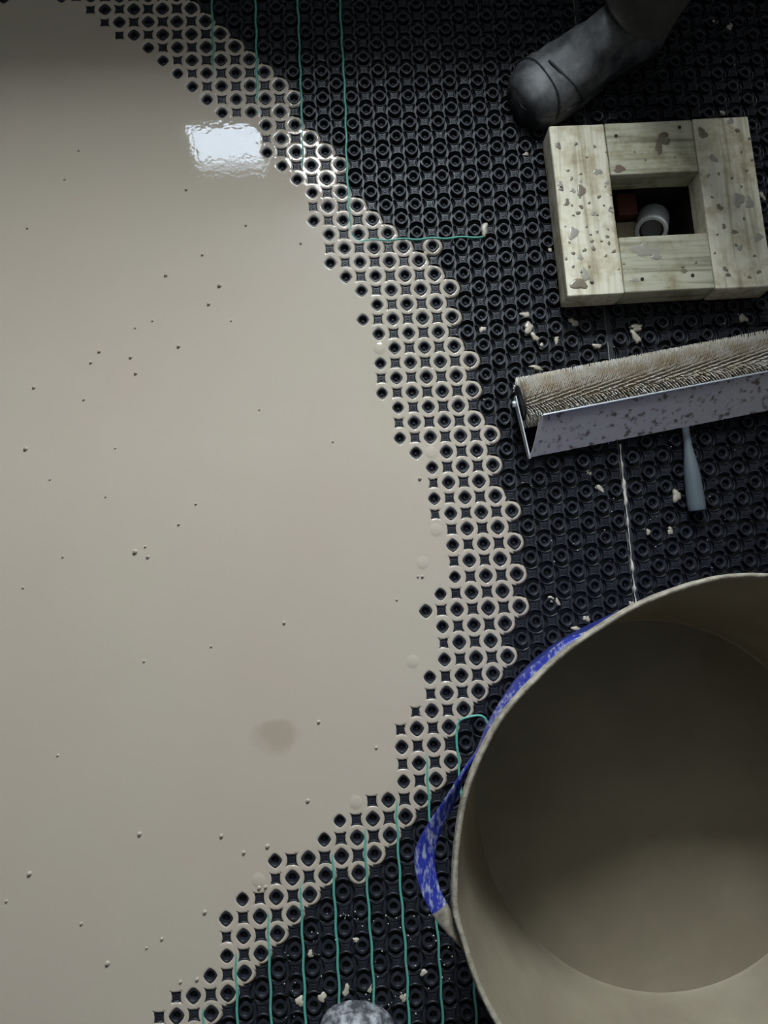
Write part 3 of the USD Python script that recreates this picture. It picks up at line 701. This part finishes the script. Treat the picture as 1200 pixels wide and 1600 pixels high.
sl = np.linalg.norm(gt - gb)
from shapely.geometry import Polygon
po = Polygon([(-.0065, 0), (LEN + .0065, 0), (LEN + .0065, sl * .1), (LEN - .012, sl), (.020, sl), (.0165, sl - .0012), (.0140, sl - .004), (-.0005, sl * .18)])
gm = trimesh.creation.extrude_polygon(po, tk, engine='earcut')
G = np.eye(4); up = (gt - gb) / sl
G[:3, 0] = (1, 0, 0); G[:3, 1] = (0, up[0], up[1]); G[:3, 2] = np.cross(G[:3, 0], G[:3, 1]); G[:3, 3] = (0, gb[0], gb[1])
gm.apply_transform(G); obj('splash_guard', rl(gm), M_steel, roller, False)
lipm = tube([np.array([x, gt[0], gt[1]]) + np.array([0, 0, .0006]) for x in np.linspace(.019, LEN - .012, 40)], .0018, 6); obj('guard_lip', rl(lipm), M_steel_edge, roller, True)
for xs, xe in ((-.0065, -.0045), (LEN + .0045, LEN + .0065)):
    st = Polygon([(-.011, .0085), (-.012, -.002), (-.007, -.0075), (.030, -.0085), (.091, -.0065), (.0925, .004), (.085, .006), (.03, .0075)])
    b = trimesh.creation.extrude_polygon(st, xe - xs, engine='earcut'); T_ = np.eye(4); T_[:3, :3] = np.array([[0, 0, 1], [1, 0, 0], [0, 1, 0]]); T_[0, 3] = xs; b.apply_transform(T_)
    br = obj('side_bracket', rl(b), M_steel_edge, roller, False)
    s_ = -1 if xs < 0 else 1
    nut = lathe([(0, 0), (.0052, 0), (.0052, .0045), (.0045, .0055), (0, .0055)], 6); nut.apply_transform(trimesh.geometry.align_vectors([0, 0, 1], [s_, 0, 0])); nut.apply_translation((xs if s_ < 0 else xe, 0, 0)); obj('axle_nut', rl(nut), M_steel_edge, br, False)
h0, h1 = un(1069, 655, .034) - E0, un(1089.5, 798, HS + .016) - E0
hd = (h1 - h0) / np.linalg.norm(h1 - h0); hl = np.linalg.norm(h1 - h0)
ts = np.array([0, .16, .30, .40, .50, .62, .80, .93, .985, 1.0]); rr = np.array([.0056, .0058, .0066, .0086, .0112, .0128, .0138, .0143, .0140, .0128])
obj('grip', tube([h0 + hd * t * hl for t in ts], rr, 20), M_grip, roller, 40)
hk = [h0 + hd * .01, h0 - hd * .018 + np.array([0, 0, .004]), NN * .055 + AX * (h0 @ AX) + np.array([0, 0, .0])]
obj('grip_rod', tube(smooth_path(hk, .004), .0045, 10), M_rod, roller, True)

# ------------------------------------------------------------------ the mixing tub
ZR, ZB = .345, HS + .012
CT, CB = np.array([.3960, -.9085]), np.array([.4035, -.8920]); RT, RB = .3330, .2730
RIMPX = [(1200, 898), (1130, 900), (1046, 924), (939, 980), (841, 1055), (780, 1123), (750, 1179), (724, 1249), (712, 1323), (708, 1426), (726, 1477), (747, 1543), (778, 1600)]
_rp = np.array([un(x, y, ZR)[:2] for x, y in RIMPX]) - CT
_ra = np.arctan2(_rp[:, 1], _rp[:, 0]) % (2 * math.pi); _rd = np.hypot(*_rp.T) / RT - 1
_o = np.argsort(_ra); _ra, _rd = _ra[_o], _rd[_o]
_ra = np.r_[_ra[0] - .5, _ra, _ra[-1] + .5]; _rd = np.r_[0, _rd, 0]


def rimw(a, z):
    d = np.interp(a % (2 * math.pi), _ra, _rd, left=0, right=0)
    d = (np.roll(d, 1) + 2 * d + np.roll(d, -1)) / 4
    t = np.clip((z - ZB) / (ZR - ZB), 0, 1)
    return d * t ** 2 + .0015 * np.sin(9 * a + 2) * t


def tp(r, z, t=None):
    t = (z - HS) / (ZR - HS) if t is None else t; c = CB + (CT - CB) * t; return (r, z, c[0], c[1])


def rad(z): return RB + (RT - RB) * (z - ZB) / (ZR - ZB)


tub = thing('mixing_tub', 'big blue flexible mixing tub, inside caked with drying compound, standing at lower right', 'tub')
zs = np.linspace(HS + .02, ZR - .004, 9)
shell = lathe([tp(0, HS), tp(RB - .016, HS), tp(RB - .004, HS + .006)] + [tp(rad(z) + .0012, z) for z in zs] + [tp(RT + .0012, ZR - .010), tp(RT + .0012, ZR - .002), tp(RT + .000, ZR - .001), tp(RT - .003, ZR - .001)], 128, rimw)
obj('tub_shell', shell, M_blue, tub, 40)
zs = np.linspace(ZR - .006, ZB + .03, 14)
lin = lathe([tp(RT - .0010, ZR + .0004), tp(RT - .0042, ZR - .001)] + [tp(rad(z) - .0042, z) for z in zs] + [tp(RB + .0005, ZB + .016), tp(RB - .004, ZB + .008), tp(RB - .012, ZB + .002), tp(RB - .03, ZB), tp(0, ZB)], 128, rimw)
obj('compound_lining', lin, M_lining, tub, 50)
rimm = lathe([tp(RT - .0046, ZR - .003), tp(RT - .0040, ZR + .0010), tp(RT - .0008, ZR + .0022), tp(RT + .0016, ZR + .0010), tp(RT + .0022, ZR - .007), tp(RT + .001, ZR - .004), tp(RT - .0046, ZR - .003)], 160, rimw)
v = rimm.vertices; rimm.vertices = v + (meshkit.noise(v * 150, 4)[:, None] - .5) * np.array([.0016, .0016, .0022]); obj('rim', rimm, M_rim, tub, 60)
resd = lathe([tp(RB + .0006, ZB + .0105), tp(RB - .003, ZB + .0102), tp(RB - .03, ZB + .0100), tp(0, ZB + .0098)], 128)
obj('residue', resd, M_residue, tub, 50)
obj('tide_line', lathe([tp(RB + .0004, ZB + .0112), tp(RB - .0004, ZB + .0118), tp(RB - .0014, ZB + .0110), tp(RB - .0014, ZB + .0100), tp(RB + .0004, ZB + .0112)], 128), plain('pale_tide_line', (.36, .31, .22), .6), tub, 60)
OUT = [(922, 985), (883, 999), (850, 1025), (817, 1053), (794, 1081), (776, 1105), (758, 1138), (745, 1171), (725, 1200), (701, 1239), (673, 1281), (654, 1314), (647, 1342), (654, 1384), (673, 1426), (700, 1459), (727, 1488)]
INN = [(925, 990), (893, 1012), (864, 1040), (838, 1068), (812, 1096), (792, 1124), (774, 1152), (759, 1182), (737, 1214), (714, 1250), (694, 1290), (682, 1322), (680, 1346), (687, 1386), (701, 1416), (714, 1443), (734, 1482)]


def handle_mesh(flip, part='strap'):
    zo = np.interp(np.arange(17), [0, 4, 8, 12, 16], [.338, .322, .330, .326, .336]); zi = np.interp(np.arange(17), [0, 4, 7, 9, 12, 15, 16], [.342, .338, .336, .312, .318, .330, .338])
    A = smooth_path([un(x, y, z) for (x, y), z in zip(OUT, zo)], .008); B = np.array([un(x, y, z) for (x, y), z in zip(INN, zi)])
    for q in [*range(9), 16]:                           # along the rim the flange starts outside the rim
        d = B[q, :2] - CT; a = math.atan2(d[1], d[0]); r = RT * (1 + float(np.interp(a % (2 * math.pi), _ra, _rd, left=0, right=0))) + .0012
        if np.hypot(*d) < r: B[q, :2] = CT + d / np.hypot(*d) * r
    A0 = smooth_path([un(x, y, z) for (x, y), z in zip(OUT, zo)], .002); B0 = smooth_path(B, .002)
    def res(P, n):
        D = np.r_[0, np.cumsum(np.linalg.norm(np.diff(P, axis=0), axis=1))]; s = np.linspace(0, D[-1], n); return np.stack([np.interp(s, D, P[:, q]) for q in range(3)], 1)
    n = 70; A, B = res(A0, n), res(B0, n); rings = []
    for a, b in zip(A, B):
        m = (a + b) / 2; w = b - a; l = np.linalg.norm(w); w = w / l; hgt = np.array([0, 0, 1.]); th = .0075
        cr = [(0.0, 0), (.04, .55), (.25, .95), (.5, 1.0), (.75, .95), (.97, .5), (1, 0), (.97, -.6), (.6, -.9), (.1, -.8)]
        rings.append(np.array([a + (b - a) * t + hgt * (y * th * .5 - .002) for t, y in cr]))
    if part == 'crust':                          # the lower end is thickly caked
        rings = [r_.mean(0) + (r_ - r_.mean(0)) * (1.0 + .18 * min(1, k_ / 4)) for k_, r_ in enumerate(rings[61:])]
    M = rings_mesh(rings)
    if flip:
        R2 = trimesh.transformations.rotation_matrix(math.pi, [0, 0, 1], [CT[0], CT[1], 0]); M.apply_transform(R2)
    return M


hd_ = obj('handle', handle_mesh(False), M_blue_dirty, tub, 60)
obj('handle_crust', handle_mesh(False, 'crust'), mottled('caked_handle', (.07, .062, .048), (.20, .17, .125), .6, scale=70, bump=.0012, bscale=160), hd_, 60)
obj('handle', handle_mesh(True), M_blue_dirty, tub, 60)


# ------------------------------------------------------------------ people: only their boots and trouser legs come into view
def boot_parts(L=.305):
    """Boot pointing along +x with its toe at x = 0 (heel at -L), standing on z = 0."""
    t = np.array([0, .02, .06, .13, .22, .32, .42, .52, .62, .72, .82, .92, .975, 1.0])
    w = 1.10 * np.array([.010, .029, .043, .0515, .0535, .0525, .049, .0455, .043, .0415, .040, .037, .027, .008])
    hh = np.array([.030, .044, .054, .060, .064, .070, .082, .100, .122, .135, .140, .140, .132, .120])
    n = 28; a = np.arange(n) * 2 * math.pi / n; rings = []
    for k in range(len(t)):
        y = w[k] * np.sign(np.cos(a)) * np.abs(np.cos(a)) ** .75; s = np.sin(a); zc = .020
        z = np.where(s > 0, zc + (hh[k] - zc) * np.abs(s) ** .85, zc - (zc - .006) * np.abs(s) ** .5)
        y = y * np.where(s > 0, 1 - .18 * np.abs(s) ** 2 * (hh[k] > .09), 1)
        off = .006 * math.sin(math.pi * t[k]) * -1
        rings.append(np.stack([np.full(n, -t[k] * L), y + off, z], 1))
    up = rings_mesh(rings).subdivide(); vv_ = up.vertices; up.vertices = vv_ + up.vertex_normals * ((meshkit.fbm(vv_ * np.array([38., 26., 30.]), 3, 5)[:, None] - .5) * .007)
    tt = np.linspace(0, 1, 40); ww = np.interp(tt, t, w) + .0015; off = -.006 * np.sin(math.pi * tt)
    waist = 1 - .13 * np.exp(-((tt - .58) / .12) ** 2)
    pl = Polygon(list(zip(-tt * (L + .003) + .001, ww * waist + off)) + list(zip((-tt * (L + .003) + .001)[::-1], (-ww * waist + off)[::-1]))).buffer(0)
    sole = trimesh.creation.extrude_polygon(pl.buffer(.003).buffer(-.003), .016, engine='earcut')
    # toe cap: a raised bumper round the front and a welt across it
    capr = []
    for k in range(1, 6):
        y = (w[k] + .0022) * np.sign(np.cos(a)) * np.abs(np.cos(a)) ** .75; s = np.sin(a); zc = .020
        z = np.where(s > 0, zc + (hh[k] - zc + .0022) * np.abs(s) ** .85, zc - .010 * np.abs(s) ** .5)
        capr.append(np.stack([-t[k] * L + .002 - .016 * (k == 5) * np.cos(a) ** 2 + 0 * a, y - .006 * math.sin(math.pi * t[k]), z], 1))
    capm = rings_mesh(capr[:4])
    k = 3; s = np.linspace(.12, math.pi - .12, 30)
    ridge = np.stack([-t[k] * L - .012 * np.sin(s), (w[k] + .003) * np.sign(np.cos(s)) * np.abs(np.cos(s)) ** .75 - .003, .020 + (hh[k] - .020 + .002) * np.abs(np.sin(s)) ** .85], 1)
    seam = tube(ridge, .0030, 6)
    k = 4; s = np.linspace(.2, 1.75, 20)
    r2 = np.stack([-t[k] * L - .02 * (1.75 - s), (w[k] + .002) * np.sign(np.cos(s)) * np.abs(np.cos(s)) ** .75 - .004, .020 + (hh[k] - .019) * np.abs(np.sin(s)) ** .85], 1)
    rd = []                                      # rubber band round the front half, above the sole
    tq = np.r_[np.linspace(.50, .0, 16), np.linspace(.0, .50, 16)[1:]]; sg = np.r_[np.ones(16), -np.ones(15)]
    cx_, cy_ = -tq * L, np.interp(tq, t, w) * sg - .006 * np.sin(math.pi * tq)
    for k_, (x_, y_) in enumerate(zip(cx_, cy_)):
        nx, ny = (1, 0) if tq[k_] < .01 else ((.75, .66 * sg[k_]) if tq[k_] < .08 else (0.1, sg[k_]))
        top = .034 - .016 * max(0, tq[k_] - .2) / .3
        rd.append(np.array([[x_ + nx * o_, y_ + ny * o_, z_] for o_, z_ in ((-.004, .008), (.0030, .010), (.0034, top - .006), (.0020, top), (-.004, top - .002))]))
    return up, sole, capm, cat_([seam, tube(r2, .0024, 6)]), rings_mesh(rd)


def trousers_mesh(feet, hip, hem, seed):
    """Trousers from two hems (above the boots, in the person's own axes) up to the hips, as one skin."""
    import manifold3d as mf
    parts = []
    for fx, fy in feet:
        n = 40; a = np.arange(n) * 2 * math.pi / n; rings = []
        for q, z in enumerate([hem, hem + .004] + list(np.linspace(hem + .02, .86, 30))):
            f = (z - hem) / (.86 - hem); cx, cy = fx + (hip[0] - fx) * f, fy + (hip[1] + math.copysign(.085, fy - hip[1]) - fy) * f
            r = .062 + .034 * f ** 1.3
            r = r + .006 * math.exp(-f * 7) * np.sin(z * 190 + 2 * np.cos(a + seed)) + .0035 * np.sin(3 * a + z * 30 + seed)
            rings.append(np.stack([cx + r * np.cos(a) * 1.06, cy + r * np.sin(a), z + .012 * np.cos(a) * math.exp(-f * 10)], 1))
        parts.append(rings_mesh(rings))
    hips = mf.Manifold.batch_hull([mf.Manifold.sphere(.105, 40).scale((1.05, 1, .8)).translate((hip[0], hip[1] + q * .085, z)) for q in (-1, 1) for z in (.86, 1.0)])
    m = hips.to_mesh(); parts.append(trimesh.Trimesh(np.array(m.vert_properties[:, :3]), np.array(m.tri_verts)))
    total = mf.Manifold()
    for p_ in parts:
        p_ = trimesh.Trimesh(p_.vertices, p_.faces, process=True); p_.fix_normals()
        total = total + mf.Manifold(mf.Mesh(np.asarray(p_.vertices, np.float32), np.asarray(p_.faces, np.uint32)))
    return total


def person(label, toe, heading, m_boot, m_sole, other, hem=.105, L=.305):
    """Two boots and the trousers; other: where the second boot's toe stands, in the person's own axes."""
    p = thing('person', label, 'person', (toe[0], toe[1], HS), heading)
    up, sole, capm, seam, rand = boot_parts(L)
    for dx, dy in ((0, 0), other):
        at = (dx, dy, 0)
        b = obj('boot', up, m_boot, p, 60, at=at); obj('sole', sole, m_sole, b, 40); obj('toe_cap', capm, m_boot, b, 60); obj('welt', seam, M_boot_sole, b, 60); obj('rand', rand, m_boot, b, 60)
    ax = -L * .76
    obj('trousers', trousers_mesh([(ax, 0), (ax + other[0], other[1])], (ax + other[0] * .5 - .02, other[1] * .5), hem, 1.0), M_trouser, p, 50)
    return p


toe = un(810, 161, HS + .03); heel = un(1030, 34, HS + .03)
hd1 = math.degrees(math.atan2(toe[1] - heel[1], toe[0] - heel[0]))
person('person in dusty black rubber boots and dark trousers standing behind the timber frame', toe, hd1, M_boot, M_boot_sole, (-.20, -.30))
toe2 = un(559, 1588, HS + .045)
person('person in scuffed grey boots, only one toe showing at the bottom edge', toe2, 84.0, M_boot2, M_boot2, (-.06, .27), hem=.16, L=.30)
